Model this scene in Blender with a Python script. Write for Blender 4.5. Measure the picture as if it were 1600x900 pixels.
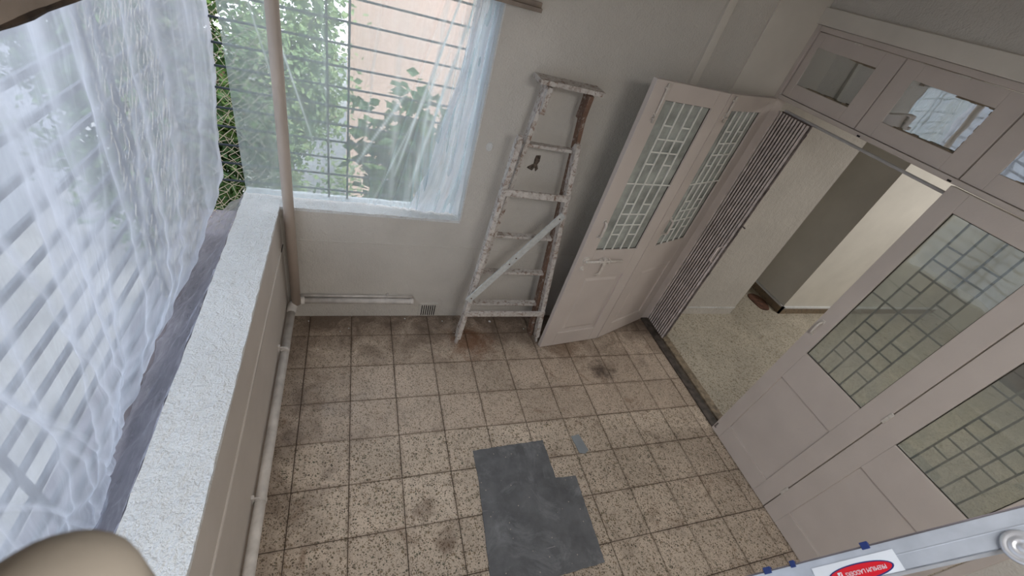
import bpy, bmesh, math, random
from mathutils import Vector, Matrix, noise
random.seed(7)
for o in list(bpy.data.objects): bpy.data.objects.remove(o)
S = bpy.context.scene
COL = S.collection

# ---------------------------------------------------------------- camera
cd = bpy.data.cameras.new('camera'); cam = bpy.data.objects.new('camera', cd); COL.objects.link(cam)
cd.sensor_width = 36; cd.lens = 659.95/1600*36; cd.clip_start = 0.01; cd.clip_end = 200
RX = Vector((0.93327, -0.25529, 0.25267)); RY = Vector((0.02151, -0.66247, -0.74878)); RZ = Vector((0.35854, 0.70425, -0.61277))
cam.matrix_world = Matrix(((RX.x, -RY.x, -RZ.x, 0), (RX.y, -RY.y, -RZ.y, 0), (RX.z, -RY.z, -RZ.z, 2.5), (0, 0, 0, 1)))
cd.dof.use_dof = True; cd.dof.focus_distance = 2.6; cd.dof.aperture_fstop = 9.0
S.camera = cam

# ---------------------------------------------------------------- world, lamps, exposure
w = bpy.data.worlds.new('world'); S.world = w; w.use_nodes = True
nt = w.node_tree; nt.nodes.clear()
wo = nt.nodes.new('ShaderNodeOutputWorld'); bg = nt.nodes.new('ShaderNodeBackground')
tc = nt.nodes.new('ShaderNodeTexCoord'); sp = nt.nodes.new('ShaderNodeSeparateXYZ'); cr = nt.nodes.new('ShaderNodeValToRGB')
nt.links.new(tc.outputs['Generated'], sp.inputs[0]); nt.links.new(sp.outputs['Z'], cr.inputs[0])
cr.color_ramp.elements[0].position = 0.0; cr.color_ramp.elements[0].color = (0.94, 0.96, 1.0, 1)
cr.color_ramp.elements[1].position = 0.9; cr.color_ramp.elements[1].color = (0.78, 0.87, 1.0, 1)
nt.links.new(cr.outputs[0], bg.inputs[0]); bg.inputs[1].default_value = 3.2
nt.links.new(bg.outputs[0], wo.inputs[0])

sl = bpy.data.lights.new('sun', 'SUN'); sl.energy = 4.2; sl.angle = math.radians(3); sl.color = (1.0, .95, .88)
so = bpy.data.objects.new('sun', sl); so.rotation_euler = Vector((.22, -.42, .88)).to_track_quat('Z', 'Y').to_euler(); COL.objects.link(so)
def area(name, loc, size, power, color, rot=(0, 0, 0), sy=None):
    l = bpy.data.lights.new(name, 'AREA'); l.energy = power; l.color = color; l.size = size
    if sy: l.shape = 'RECTANGLE'; l.size_y = sy
    o = bpy.data.objects.new(name, l); o.location = loc; o.rotation_euler = rot; COL.objects.link(o); return o
area('hall_ceiling_light', (5.6, 1.0, 2.95), 0.7, 44, (1.0, 0.97, 0.95))
area('balcony_fill_light', (0.9, -0.55, 2.95), 0.9, 34, (1.0, 0.98, 0.96))  # added fill, no lamp seen here; brightens the balcony interior
S.view_settings.view_transform = 'Standard'; S.view_settings.look = 'None'
S.view_settings.gamma = 1; S.view_settings.use_curve_mapping = False
S.view_settings.exposure = 0.08

# ---------------------------------------------------------------- material helpers
class NT:
    def __init__(s, name):
        s.m = bpy.data.materials.new(name); s.m.use_nodes = True; s.t = s.m.node_tree
        s.b = s.t.nodes['Principled BSDF']; s.out = s.t.nodes['Material Output']
    def n(s, typ, **kw):
        x = s.t.nodes.new('ShaderNode'+typ)
        for k, v in kw.items():
            if k.startswith('i_'): x.inputs[int(k[2:])].default_value = v
            else: setattr(x, k, v)
        return x
    def l(s, a, b): s.t.links.new(a, b)
    def noise(s, vec, scale, detail=4, rough=.5, dist=0):
        x = s.n('TexNoise'); x.inputs['Scale'].default_value = scale; x.inputs['Detail'].default_value = detail
        x.inputs['Roughness'].default_value = rough; x.inputs['Distortion'].default_value = dist
        if vec is not None: s.l(vec, x.inputs['Vector'])
        return x.outputs['Fac']
    def ramp(s, fac, stops):
        x = s.n('ValToRGB'); e = x.color_ramp.elements
        while len(e) < len(stops): e.new(.5)
        for i, (p, c) in enumerate(stops):
            e[i].position = p; e[i].color = (c, c, c, 1) if isinstance(c, (int, float)) else (*c, 1)
        s.l(fac, x.inputs[0]); return x.outputs[0]
    def mix(s, fac, a, b, mode='MIX'):
        x = s.n('Mix', data_type='RGBA', blend_type=mode)
        for v, i in ((fac, 0), (a, 6), (b, 7)):
            if isinstance(v, (int, float)): x.inputs[i].default_value = v
            elif isinstance(v, tuple): x.inputs[i].default_value = (*v, 1)
            else: s.l(v, x.inputs[i])
        return x.outputs[2]
    def math(s, op, a, b=0.0, clamp=False):
        x = s.n('Math', operation=op, use_clamp=clamp)
        for v, i in ((a, 0), (b, 1)):
            if isinstance(v, (int, float)): x.inputs[i].default_value = v
            else: s.l(v, x.inputs[i])
        return x.outputs[0]
    def bump(s, h, strength, dist=.01, to=None):
        x = s.n('Bump'); x.inputs['Strength'].default_value = strength; x.inputs['Distance'].default_value = dist
        s.l(h, x.inputs['Height']); s.l(x.outputs[0], (to or s.b).inputs['Normal']); return x
    def pos(s): return s.n('NewGeometry').outputs['Position']
    def obj(s): return s.n('TexCoord').outputs['Object']

def srgb(r, g, b):
    f = lambda c: (c/255/12.92) if c/255 <= .04045 else ((c/255+.055)/1.055)**2.4
    return (f(r), f(g), f(b))

def mat_plain(name, col, rough=.6, metal=0.0, var=.06, scale=8, bs=.15, bscale=60, spec=.5):
    k = NT(name); p = k.pos()
    a = k.noise(p, scale, 5); d = tuple(max(0, c*(1-var*2)) for c in col); u = tuple(min(1, c*(1+var)) for c in col)
    k.l(k.ramp(a, [(.3, d), (.7, u)]), k.b.inputs['Base Color'])
    k.b.inputs['Roughness'].default_value = rough; k.b.inputs['Metallic'].default_value = metal
    k.b.inputs['Specular IOR Level'].default_value = spec
    if bs: k.bump(k.noise(p, bscale, 3), bs, .004)
    return k.m

def mat_plaster(name, col, rough=.75, bs=.35, coarse=28, dist=.012, dirt=0.0):
    k = NT(name); p = k.pos()
    c = k.ramp(k.noise(p, 2.2, 5, .6), [(.3, tuple(x*.9 for x in col)), (.72, tuple(min(1, x*1.05) for x in col))])
    if dirt:
        m = k.ramp(k.noise(p, 9, 6, .7), [(.56, 0.0), (.75, dirt)]); c = k.mix(m, c, tuple(x*.62 for x in col))
    k.l(c, k.b.inputs['Base Color']); k.b.inputs['Roughness'].default_value = rough
    h = k.math('ADD', k.noise(p, coarse, 4, .55), k.math('MULTIPLY', k.noise(p, coarse*4, 3), .35))
    k.bump(h, bs, dist); return k.m

def mat_terrazzo(name, base, scale, amount, chips, rough=.42, dirt=True, bs=.1):
    k = NT(name); p = k.pos()
    wv = k.n('VectorMath', operation='ADD')
    nz = k.n('TexNoise'); nz.inputs['Scale'].default_value = scale*1.3; nz.inputs['Detail'].default_value = 2; k.l(p, nz.inputs['Vector'])
    sc = k.n('VectorMath', operation='SCALE'); sc.inputs['Scale'].default_value = .9/scale; k.l(nz.outputs['Color'], sc.inputs[0])
    k.l(p, wv.inputs[0]); k.l(sc.outputs[0], wv.inputs[1])
    col = k.ramp(k.noise(p, 3.0, 5, .6), [(.3, tuple(x*.82 for x in base)), (.7, tuple(min(1, x*1.08) for x in base))])
    for i, (s_, am) in enumerate(((scale, amount), (scale*2.1, amount))):
        v = k.n('TexVoronoi'); v.inputs['Scale'].default_value = s_; k.l(wv.outputs[0], v.inputs['Vector'])
        rs = k.n('SeparateColor'); k.l(v.outputs['Color'], rs.inputs[0])
        ve = k.n('TexVoronoi', feature='DISTANCE_TO_EDGE'); ve.inputs['Scale'].default_value = s_; k.l(wv.outputs[0], ve.inputs['Vector'])
        thr = k.math('ADD', k.math('MULTIPLY', rs.outputs['Red'], .26), .07)
        m = k.math('GREATER_THAN', ve.outputs['Distance'], thr)
        keep = k.math('GREATER_THAN', rs.outputs['Green'], 1-am); m = k.math('MULTIPLY', m, keep)
        cc = k.ramp(rs.outputs['Blue'], [(0, chips[0]), (.4, chips[1]), (.7, chips[2]), (1, chips[3])])
        col = k.mix(m, col, cc)
    if dirt:
        rnd = k.n('ObjectInfo').outputs['Random']
        col = k.mix(1.0, col, k.ramp(rnd, [(0, (.90, .89, .88)), (.5, (.97, .96, .95)), (1, (1.05, 1.05, 1.05))]), 'MULTIPLY')
        fp = k.noise(p, 26, 5, .75, .8); col = k.mix(k.ramp(fp, [(.55, 0.0), (.68, .34)]), col, srgb(120, 96, 78))
        ge = k.n('SeparateXYZ'); k.l(k.n('TexCoord').outputs['Generated'], ge.inputs[0])
        ed = k.math('MINIMUM', k.math('MINIMUM', ge.outputs[0], k.math('SUBTRACT', 1.0, ge.outputs[0])), k.math('MINIMUM', ge.outputs[1], k.math('SUBTRACT', 1.0, ge.outputs[1])))
        ed = k.math('ADD', ed, k.math('MULTIPLY', k.math('SUBTRACT', k.noise(p, 12, 5, .7), .5), .22))
        col = k.mix(k.ramp(ed, [(.0, .34), (.05, 0.0)]), col, srgb(104, 84, 68))
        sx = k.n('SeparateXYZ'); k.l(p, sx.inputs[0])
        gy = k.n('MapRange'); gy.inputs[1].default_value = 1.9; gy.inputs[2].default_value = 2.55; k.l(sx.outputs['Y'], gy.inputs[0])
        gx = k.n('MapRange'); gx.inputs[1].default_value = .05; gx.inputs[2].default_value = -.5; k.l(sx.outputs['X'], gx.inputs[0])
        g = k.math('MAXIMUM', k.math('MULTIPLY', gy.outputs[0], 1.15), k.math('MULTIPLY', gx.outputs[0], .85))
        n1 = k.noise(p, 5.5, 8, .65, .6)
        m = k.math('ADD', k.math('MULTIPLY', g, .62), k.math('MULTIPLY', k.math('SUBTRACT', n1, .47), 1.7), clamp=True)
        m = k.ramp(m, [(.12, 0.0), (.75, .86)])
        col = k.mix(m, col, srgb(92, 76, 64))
        r = k.ramp(k.noise(p, 3.7, 6, .7, 1.0), [(.60, 0.0), (.70, .5)])
        col = k.mix(r, col, srgb(112, 84, 62))
        for (x, y, rr, c2, st) in ((.93, 2.2, .22, srgb(112, 72, 44), .7), (1.98, 1.84, .13, srgb(60, 48, 42), .85), (1.75, 2.15, .25, srgb(104, 80, 58), .6),
                                   (.42, .98, .09, srgb(84, 60, 44), .55), (.52, .78, .08, srgb(84, 60, 44), .6)):
            dd = k.n('VectorMath', operation='DISTANCE'); dd.inputs[1].default_value = (x, y, 0); k.l(p, dd.inputs[0])
            q = k.math('ADD', k.math('DIVIDE', dd.outputs['Value'], rr), k.math('MULTIPLY', k.math('SUBTRACT', k.noise(p, 14, 5, .7), .5), 2.4))
            mm = k.ramp(q, [(.25, st), (1.0, 0.0)]); col = k.mix(mm, col, c2)
    k.l(col, k.b.inputs['Base Color'])
    rr = k.ramp(k.noise(p, 7, 4), [(.35, rough*.75), (.7, min(1, rough*1.5))]); k.l(rr, k.b.inputs['Roughness'])
    k.bump(k.noise(p, 45, 4), bs, .004)
    return k.m

def mat_film(name, op, tint, fold_scale=(26, 1.2), fold_op=.35, face=.45):
    k = NT(name); t = k.t; t.nodes.remove(k.b)
    uv = k.n('TexCoord').outputs['UV']
    def streak(sx, sy, lo, hi, det=5):
        mp = k.n('Mapping'); mp.inputs['Scale'].default_value = (sx, sy, 1); k.l(uv, mp.inputs[0])
        return k.ramp(k.noise(mp.outputs[0], 1.0, det, .6, .8), [(lo, 0.0), (hi, 1.0)])
    s1 = streak(fold_scale[0], fold_scale[1], .46, .70)
    s2 = streak(fold_scale[0]*3.5, fold_scale[1]*3, .52, .72)
    s3 = k.ramp(k.noise(uv, 9, 5, .6), [(.4, 0.0), (.7, 1.0)])
    lw = k.n('LayerWeight'); lw.inputs[0].default_value = .35
    fa = k.n('Attribute', attribute_name='fold').outputs['Fac']
    f = k.math('ADD', op, k.math('MULTIPLY', s1, fold_op*.6)); f = k.math('ADD', f, fa)
    f = k.math('ADD', f, k.math('MULTIPLY', s2, fold_op*.55))
    f = k.math('ADD', f, k.math('MULTIPLY', s3, .08))
    f = k.math('ADD', f, k.math('MULTIPLY', lw.outputs['Facing'], face), clamp=True)
    f = k.math('MINIMUM', f, .97)
    tr = k.n('BsdfTransparent'); tr.inputs[0].default_value = (.90, .95, 1, 1)
    tl = k.n('BsdfTranslucent'); tl.inputs[0].default_value = (*tint, 1)
    df = k.n('BsdfDiffuse'); df.inputs[0].default_value = (*tint, 1)
    gl = k.n('BsdfGlossy'); gl.inputs[0].default_value = (1, 1, 1, 1); gl.inputs['Roughness'].default_value = .28
    m1 = k.n('MixShader'); m1.inputs[0].default_value = .28; k.l(tl.outputs[0], m1.inputs[1]); k.l(df.outputs[0], m1.inputs[2])
    m2 = k.n('MixShader'); m2.inputs[0].default_value = .06; k.l(m1.outputs[0], m2.inputs[1]); k.l(gl.outputs[0], m2.inputs[2])
    m3 = k.n('MixShader'); k.l(f, m3.inputs[0]); k.l(tr.outputs[0], m3.inputs[1]); k.l(m2.outputs[0], m3.inputs[2])
    k.l(m3.outputs[0], k.out.inputs[0])
    mp = k.n('Mapping'); mp.inputs['Scale'].default_value = (fold_scale[0]*2, fold_scale[1]*3, 1); k.l(uv, mp.inputs[0])
    b = k.n('Bump'); b.inputs['Strength'].default_value = .2; b.inputs['Distance'].default_value = .01
    k.l(k.noise(mp.outputs[0], 1, 7, .65, 1.2), b.inputs['Height'])
    for q in (tl, df, gl): k.l(b.outputs[0], q.inputs['Normal'])
    return k.m

def mat_glass(name, tint, haze, dirtcol, refl=.5, wob=.004, gain=1.6, base=0.0):
    k = NT(name); k.t.nodes.remove(k.b); p = k.pos()
    tr = k.n('BsdfTransparent'); tr.inputs[0].default_value = (*tint, 1)
    gl = k.n('BsdfGlossy'); gl.inputs['Roughness'].default_value = .02
    df = k.n('BsdfDiffuse'); df.inputs[0].default_value = (*dirtcol, 1)
    fr = k.n('Fresnel'); fr.inputs[0].default_value = 1.0+refl
    hz = k.ramp(k.noise(p, 6, 5, .6), [(.3, haze*.6), (.75, min(1, haze*1.5))])
    m1 = k.n('MixShader'); k.l(hz, m1.inputs[0]); k.l(tr.outputs[0], m1.inputs[1]); k.l(df.outputs[0], m1.inputs[2])
    m2 = k.n('MixShader'); k.l(k.math('ADD', k.math('MULTIPLY', fr.outputs[0], gain), base, clamp=True), m2.inputs[0]); k.l(m1.outputs[0], m2.inputs[1]); k.l(gl.outputs[0], m2.inputs[2])
    b = k.n('Bump'); b.inputs['Strength'].default_value = .25; b.inputs['Distance'].default_value = wob; k.l(k.noise(p, 5, 2), b.inputs['Height'])
    k.l(b.outputs[0], gl.inputs['Normal']); k.l(m2.outputs[0], k.out.inputs[0]); return k.m

def mat_wornwood(name, wood, paint, cover, scale=1.0):
    k = NT(name); p = k.pos()
    mp = k.n('Mapping'); mp.inputs['Scale'].default_value = (30, 30, 5); k.l(p, mp.inputs[0])
    g = k.noise(mp.outputs[0], 1.2, 6, .6)
    wc = k.ramp(g, [(.3, tuple(x*.6 for x in wood)), (.7, tuple(x*1.2 for x in wood))])
    m = k.ramp(k.math('ADD', k.math('MULTIPLY', k.noise(p, 30*scale, 8, .75, .8), .8), k.math('MULTIPLY', g, .2)), [(cover-.07, 1.0), (cover+.05, 0.0)])
    pc = k.ramp(k.noise(p, 40, 4), [(.3, tuple(x*.8 for x in paint)), (.7, paint)])
    k.l(k.mix(m, wc, pc), k.b.inputs['Base Color']); k.b.inputs['Roughness'].default_value = .8
    k.bump(k.math('ADD', m, k.noise(p, 80, 3)), .4, .003); return k.m

WALLC = srgb(204, 199, 191)
M = {}
M['wall'] = mat_plaster('painted_plaster', WALLC, .7, .8, 22, .009)
M['smoothwall'] = mat_plaster('smooth_plaster', srgb(214, 208, 198), .7, .12, 14, .006)
M['cream'] = mat_plaster('cream_hall_paint', srgb(220, 216, 206), .7, .08, 12, .005)
M['white'] = mat_plaster('whitewashed_plaster', srgb(227, 228, 227), .85, 1.0, 30, .018, .35)
M['parapet_side'] = mat_plaster('parapet_paint', srgb(196, 188, 180), .6, .12, 12, .005)
M['ceil'] = mat_plain('ceiling_paint', srgb(225, 222, 215), .8)
M['door'] = mat_plain('door_enamel', srgb(198, 188, 181), .38, 0, .03, 5, .12, 90)
M['doorhw'] = mat_plain('painted_hardware', srgb(205, 198, 190), .4, 0, .08, 60)
M['gridwhite'] = mat_plain('white_grille_enamel', srgb(222, 222, 216), .4, 0, .05, 40)
M['gridgrey'] = mat_plain('grey_grille_enamel', srgb(120, 122, 112), .5, 0, .2, 40)  # darker grey enamel for the grilles behind the near glass
M['gap'] = mat_plain('dark_putty', srgb(58, 54, 46), .9, 0, .3, 50)
M['gate'] = mat_plain('gate_enamel', srgb(222, 211, 207), .45, 0, .12, 18)
M['gatedark'] = mat_plain('gate_steel_gap_shade', srgb(122, 112, 110), .6, 0, .3, 30)  # dark gate steel; on the rear channels it stands for shade in the gaps
M['pipe'] = mat_plain('painted_pipe', srgb(206, 200, 194), .5, 0, .12, 14, .3, 50)
M['pole'] = mat_plain('painted_downpipe', srgb(186, 172, 160), .45, 0, .04, 6)
M['grout'] = mat_plain('dark_grout', srgb(84, 68, 56), .9, 0, .3, 20)
CH = (srgb(84, 74, 62), srgb(140, 122, 98), srgb(104, 102, 86), srgb(76, 64, 54))
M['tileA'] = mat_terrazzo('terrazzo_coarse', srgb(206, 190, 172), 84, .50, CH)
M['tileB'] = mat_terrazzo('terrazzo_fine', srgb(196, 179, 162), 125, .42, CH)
M['hallfloor'] = mat_terrazzo('terrazzo_hall', srgb(190, 182, 166), 75, .45, (srgb(110, 96, 78), srgb(140, 126, 100), srgb(120, 118, 98), srgb(84, 70, 58)), .35, False)
M['skirt'] = mat_terrazzo('terrazzo_skirting', srgb(138, 120, 98), 60, .55, CH, .5, False)
M['sill'] = mat_plain('dark_sill', srgb(78, 70, 64), .6, 0, .35, 22, .3)
M['sillstone'] = mat_plain('stone_sill', srgb(140, 126, 106), .6, 0, .25, 30, .2)
M['film'] = mat_film('plastic_film', .34, (.61, .64, .71), (13, 1.0), .36, .26)
M['film2'] = mat_film('thin_plastic_film', .34, (.66, .78, .82), (5, .6), .10, .25)
M['film3'] = mat_film('bunched_plastic_film', .62, (.93, .95, .99), (5, .7), .35, .45)
M['film4'] = mat_film('slack_plastic_film', .16, (.66, .64, .70), (14, 1.5), .35, .3)
M['bar'] = mat_plain('dark_steel_bar', srgb(52, 60, 68), .5, .2)
M['net'] = mat_plain('nylon_net', srgb(196, 184, 160), .7)
M['glassN'] = mat_glass('greenish_glass', (.88, .91, .88), .24, srgb(180, 184, 178), .5, .003, 1.8, .06)
M['glassF'] = mat_glass('dusty_glass', (.80, .86, .82), .62, srgb(198, 203, 196), .5)
M['glassT'] = mat_glass('fanlight_glass', (.62, .68, .66), .40, srgb(180, 186, 180), .6, .003, 1.5, .55)
M['oldwood'] = mat_wornwood('worn_painted_wood', srgb(132, 108, 92), srgb(206, 200, 194), .56)
M['oldwood2'] = mat_wornwood('worn_bare_wood', srgb(118, 90, 74), srgb(190, 180, 170), .43)
M['cleanwood'] = mat_wornwood('white_painted_wood', srgb(112, 96, 84), srgb(198, 200, 198), .66)
M['alu'] = mat_plain('brushed_aluminium', srgb(178, 185, 196), .42, .35, .08, 20, .05)
M['chrome'] = mat_plain('pressed_steel', srgb(206, 208, 214), .3, .6, .04, 20, .03)
M['blue'] = mat_plain('blue_plastic', srgb(24, 44, 100), .45)
M['red'] = mat_plain('red_print', srgb(196, 18, 34), .4, 0, .02)
M['navy'] = mat_plain('navy_print', srgb(34, 38, 100), .4, 0, .02)
M['sticker'] = mat_plain('white_sticker', srgb(206, 212, 220), .35, 0, .02)
M['dark'] = mat_plain('dark_void', srgb(24, 22, 20), .9)
M['board'] = mat_plain('grey_board', srgb(96, 97, 99), .62, 0, .12, 6, .3, 120)
M['strip'] = mat_plain('pale_grey_board', srgb(142, 148, 152), .6)
M['rust'] = mat_plain('rusty_cover', srgb(98, 66, 50), .8, 0, .3, 20, .5)
M['conc'] = mat_plain('weathered_concrete', srgb(112, 106, 110), .9, 0, .2, 5, .5)
M['cap'] = mat_plain('beige_cap', srgb(158, 149, 137), .9, 0, .02, 8, .15, 60, .1)
M['handlewood'] = mat_plain('reddish_wood', srgb(120, 62, 44), .5)
M['beam'] = mat_plain('beam_paint', srgb(150, 136, 124), .7, 0, .15, 8, .5, 40)
M['beamedge'] = mat_plain('raw_beam_edge', srgb(70, 56, 44), .9, 0, .4, 20, .9, 30)
M['pinkwall'] = mat_plain('pink_render', srgb(222, 192, 176), .8, 0, .06, .6)
M['palewall'] = mat_plain('pale_render', srgb(158, 164, 172), .8, 0, .08, .6)
M['winglass'] = mat_plain('far_window_glass', srgb(60, 76, 90), .15)
M['ground'] = mat_plain('yard_paving', srgb(128, 128, 126), .9, 0, .2, 1)
M['bark'] = mat_plain('bark', srgb(104, 82, 66), .9, 0, .3, 10, .6)
def mat_leaf(name, a, b, c):
    k = NT(name); p = k.pos()
    k.l(k.ramp(k.noise(p, 3.2, 6, .7), [(.3, a), (.5, b), (.72, c)]), k.b.inputs['Base Color']); k.b.inputs['Roughness'].default_value = .45
    tl = k.n('BsdfTranslucent'); k.l(k.b.inputs['Base Color'].links[0].from_socket, tl.inputs[0]); mx = k.n('MixShader'); mx.inputs[0].default_value = .45
    k.l(k.b.outputs[0], mx.inputs[1]); k.l(tl.outputs[0], mx.inputs[2]); k.l(mx.outputs[0], k.out.inputs[0])
    return k.m
M['leaf'] = mat_leaf('leaves', srgb(36, 62, 34), srgb(66, 98, 52), srgb(124, 150, 76))
M['leafpale'] = mat_leaf('pale_leaves', srgb(104, 134, 96), srgb(142, 168, 116), srgb(190, 204, 150))
M['mark'] = mat_plain('chipped_plaster', srgb(96, 84, 74), .95, 0, .4, 60, .8, 90)

# ---------------------------------------------------------------- mesh helpers
def tagk(o, label=None, cat=None, group=None, kind=None):
    if label: o['label'] = label
    if cat: o['category'] = cat
    if group: o['group'] = group
    if kind: o['kind'] = kind
    return o
def obj(name, bm, mat, parent=None, smooth=False, bevel=0):
    me = bpy.data.meshes.new(name)
    bmesh.ops.recalc_face_normals(bm, faces=bm.faces)
    bm.to_mesh(me); bm.free(); me.materials.append(mat)
    o = bpy.data.objects.new(name, me); COL.objects.link(o)
    if parent: o.parent = parent
    if smooth:
        for p in me.polygons: p.use_smooth = True
    if bevel:
        m = o.modifiers.new('bevel', 'BEVEL'); m.width = bevel; m.segments = 2; m.limit_method = 'ANGLE'
    return o
def empty(name, loc=(0, 0, 0), rz=0, parent=None):
    o = bpy.data.objects.new(name, None); COL.objects.link(o); o.location = loc; o.rotation_euler = (0, 0, rz)
    o.empty_display_size = .1
    if parent: o.parent = parent
    return o
def box(bm, x0, x1, y0, y1, z0, z1):
    v = [bm.verts.new((x, y, z)) for x in (x0, x1) for y in (y0, y1) for z in (z0, z1)]
    for f in ((0, 1, 3, 2), (4, 6, 7, 5), (0, 4, 5, 1), (2, 3, 7, 6), (0, 2, 6, 4), (1, 5, 7, 3)): bm.faces.new([v[i] for i in f])
    return v
def B(*a):
    bm = bmesh.new(); box(bm, *a); return bm
def BB(*boxes):
    bm = bmesh.new()
    for b in boxes: box(bm, *b)
    return bm
def beam(bm, a, b, w, h, up=(0, 0, 1)):
    """box along a->b; w across (perp to up), h along up"""
    a = Vector(a); b = Vector(b); d = (b-a).normalized(); up = Vector(up)
    s = d.cross(up).normalized(); u = s.cross(d).normalized()
    v = [bm.verts.new(p+s*i*w/2+u*j*h/2) for p in (a, b) for i in (-1, 1) for j in (-1, 1)]
    for f in ((0, 1, 3, 2), (4, 6, 7, 5), (0, 4, 5, 1), (2, 3, 7, 6), (0, 2, 6, 4), (1, 5, 7, 3)): bm.faces.new([v[i] for i in f])
def tube(bm, pts, r, n=14, caps=True):
    pts = [Vector(p) for p in pts]; rings = []
    rr = r if isinstance(r, (list, tuple)) else [r]*len(pts)
    d0 = (pts[1]-pts[0]).normalized(); ref = Vector((0, 0, 1)) if abs(d0.z) < .9 else Vector((1, 0, 0))
    for i, p in enumerate(pts):
        d = (pts[min(i+1, len(pts)-1)]-pts[max(i-1, 0)]).normalized()
        s = d.cross(ref).normalized(); u = s.cross(d).normalized(); ref = u
        rings.append([bm.verts.new(p+(s*math.cos(t)+u*math.sin(t))*rr[i]) for t in [2*math.pi*k/n for k in range(n)]])
    for i in range(len(rings)-1):
        for k in range(n): bm.faces.new((rings[i][k], rings[i][(k+1) % n], rings[i+1][(k+1) % n], rings[i+1][k]))
    if caps: bm.faces.new(rings[0]); bm.faces.new(rings[-1])
def T(pts, r, n=14):
    bm = bmesh.new(); tube(bm, pts, r, n); return bm
def prism(poly, z0, z1):
    bm = bmesh.new(); a = [bm.verts.new((x, y, z0)) for x, y in poly]; b = [bm.verts.new((x, y, z1)) for x, y in poly]
    bm.faces.new(a); bm.faces.new(b); n = len(poly)
    for i in range(n): bm.faces.new((a[i], a[(i+1) % n], b[(i+1) % n], b[i]))
    return bm
def struct(name, bm, mat, label=None, parent=None, bevel=0):
    o = obj(name, bm, mat, parent, False, bevel)
    if not parent: o['kind'] = 'structure'
    if label: o['label'] = label
    return o

XL, XR, YB = -.4125, 2.7375, 2.5       # room faces
XO = -.6125                            # outer face of parapet
PZ = .94; SZ = .938; CZ = 3.05; YR = -1.25

# ================================================================ STRUCTURE
# ---- floor with its tiles
fl = struct('floor', B(XL-.02, XR+.02, YR, YB+.02, -.12, -.008), M['grout'], 'balcony floor of worn beige terrazzo tiles')
xs = [XL] + [-.27+.2895*i for i in range(11)] + [XR]
ys = [YR] + [.889-.2775*i for i in range(7, 0, -1)] + [.889, 1.165, 1.44, 1.715, 2.0, 2.29, YB]
def tile_mesh(w, h):
    bm = bmesh.new(); box(bm, 0, w, 0, h, -.006, 0)
    tv = [f for f in bm.faces if abs(f.calc_center_median().z) < 1e-6]
    r = bmesh.ops.inset_region(bm, faces=tv, thickness=.004)
    for v in tv[0].verts: v.co.z += .0015
    return bm
meshes = {}
for i in range(len(xs)-1):
    for j in range(len(ys)-1):
        w_, h_ = xs[i+1]-xs[i]-.0042, ys[j+1]-ys[j]-.0042
        mt = 'tileB' if ys[j] > 1.43 else 'tileA'
        key = (round(w_, 3), round(h_, 3), mt)
        if key in meshes: o = bpy.data.objects.new('tile', meshes[key]); COL.objects.link(o); o.parent = fl
        else: o = obj('tile', tile_mesh(w_, h_), M[mt], fl); meshes[key] = o.data
        o.location = (xs[i]+.0021, ys[j]+.0021, -.001+random.uniform(-.0012, .0012))
        o.rotation_euler = (random.uniform(-.0018, .0018), random.uniform(-.0018, .0018), random.uniform(-.002, .002))
struct('floor_hall', B(XR+.16, 8.0, YR, 6.0, -.12, 0), M['hallfloor'], 'hall floor of speckled terrazzo')
ts = struct('trim_1', B(XR-.01, XR+.07, YR, YB, -.1, .012), M['sill'], 'dark worn sill along the doorway', bevel=.004)
struct('trim_2', B(XR+.085, XR+.16, YR, YB, -.1, .016), M['sillstone'], 'stone strip behind the dark door sill', bevel=.004)
struct('trim_3', B(XR+.07, XR+.085, YR, YB, -.1, -.004), M['gatedark'], 'steel guide channel of the folding gate')

# ---- back wall with window opening
wx0, wx1, wz1 = XL-.43, .715, 2.262
struct('wall_back', BB((XO, wx1, YB, YB+.2, -.1, SZ-.02), (wx1, 3.98, YB+.02, YB+.2, -.1, CZ), (wx1, XR+.04, YB, YB+.03, -.1, CZ), (XO, wx1, YB, YB+.2, wz1+.02, CZ)), M['wall'], 'plastered back wall with a barred window opening')
# rough sill and reveal of the window, whitewashed
def rough_slab(name, x0, x1, y0, y1, z0, z1, mat, nx, ny, amp, label, axis='z'):
    bm = bmesh.new(); box(bm, x0, x1, y0, y1, z0, z1)
    cuts = max(nx, ny)
    bmesh.ops.subdivide_edges(bm, edges=[e for e in bm.edges if (e.verts[0].co-e.verts[1].co).length > .15], cuts=cuts, use_grid_fill=True)
    for v in bm.verts:
        nn = noise.noise(v.co*14)*amp + noise.noise(v.co*45)*amp*.4
        if axis == 'z':
            if v.co.z > z1-1e-4: v.co.z += nn; v.co.x += noise.noise(v.co*21+Vector((5, 0, 0)))*amp; v.co.y += noise.noise(v.co*21+Vector((0, 9, 0)))*amp
        else: v.co += Vector((noise.noise(v.co*18), noise.noise(v.co*18+Vector((3, 3, 3))), 0))*amp
    return struct(name, bm, mat, label)
rough_slab('trim_4', XL+.0, wx1, YB+.0, YB+.2, SZ-.02, SZ, M['white'], 40, 10, .004, 'whitewashed window sill on the back wall')
rough_slab('trim_5', wx1-.006, wx1+.004, YB-.002, YB+.2, SZ, wz1+.02, M['white'], 24, 6, .002, 'white reveal at the right of the window', 'x')
struct('trim_6', B(wx1-.015, wx1+.004, YB-.004, YB+.2, wz1, wz1+.05), M['white'])
bpy.data.objects.remove(bpy.data.objects['trim_6'])
struct('trim_6', BB((XL+.06, .90, YB-.05, YB-.002, 2.262, 2.282), (XL+.06, .90, YB-.028, YB-.002, 2.282, 2.305)), M['beam'], 'flat ledge strip above the window', bevel=.002)
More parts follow.
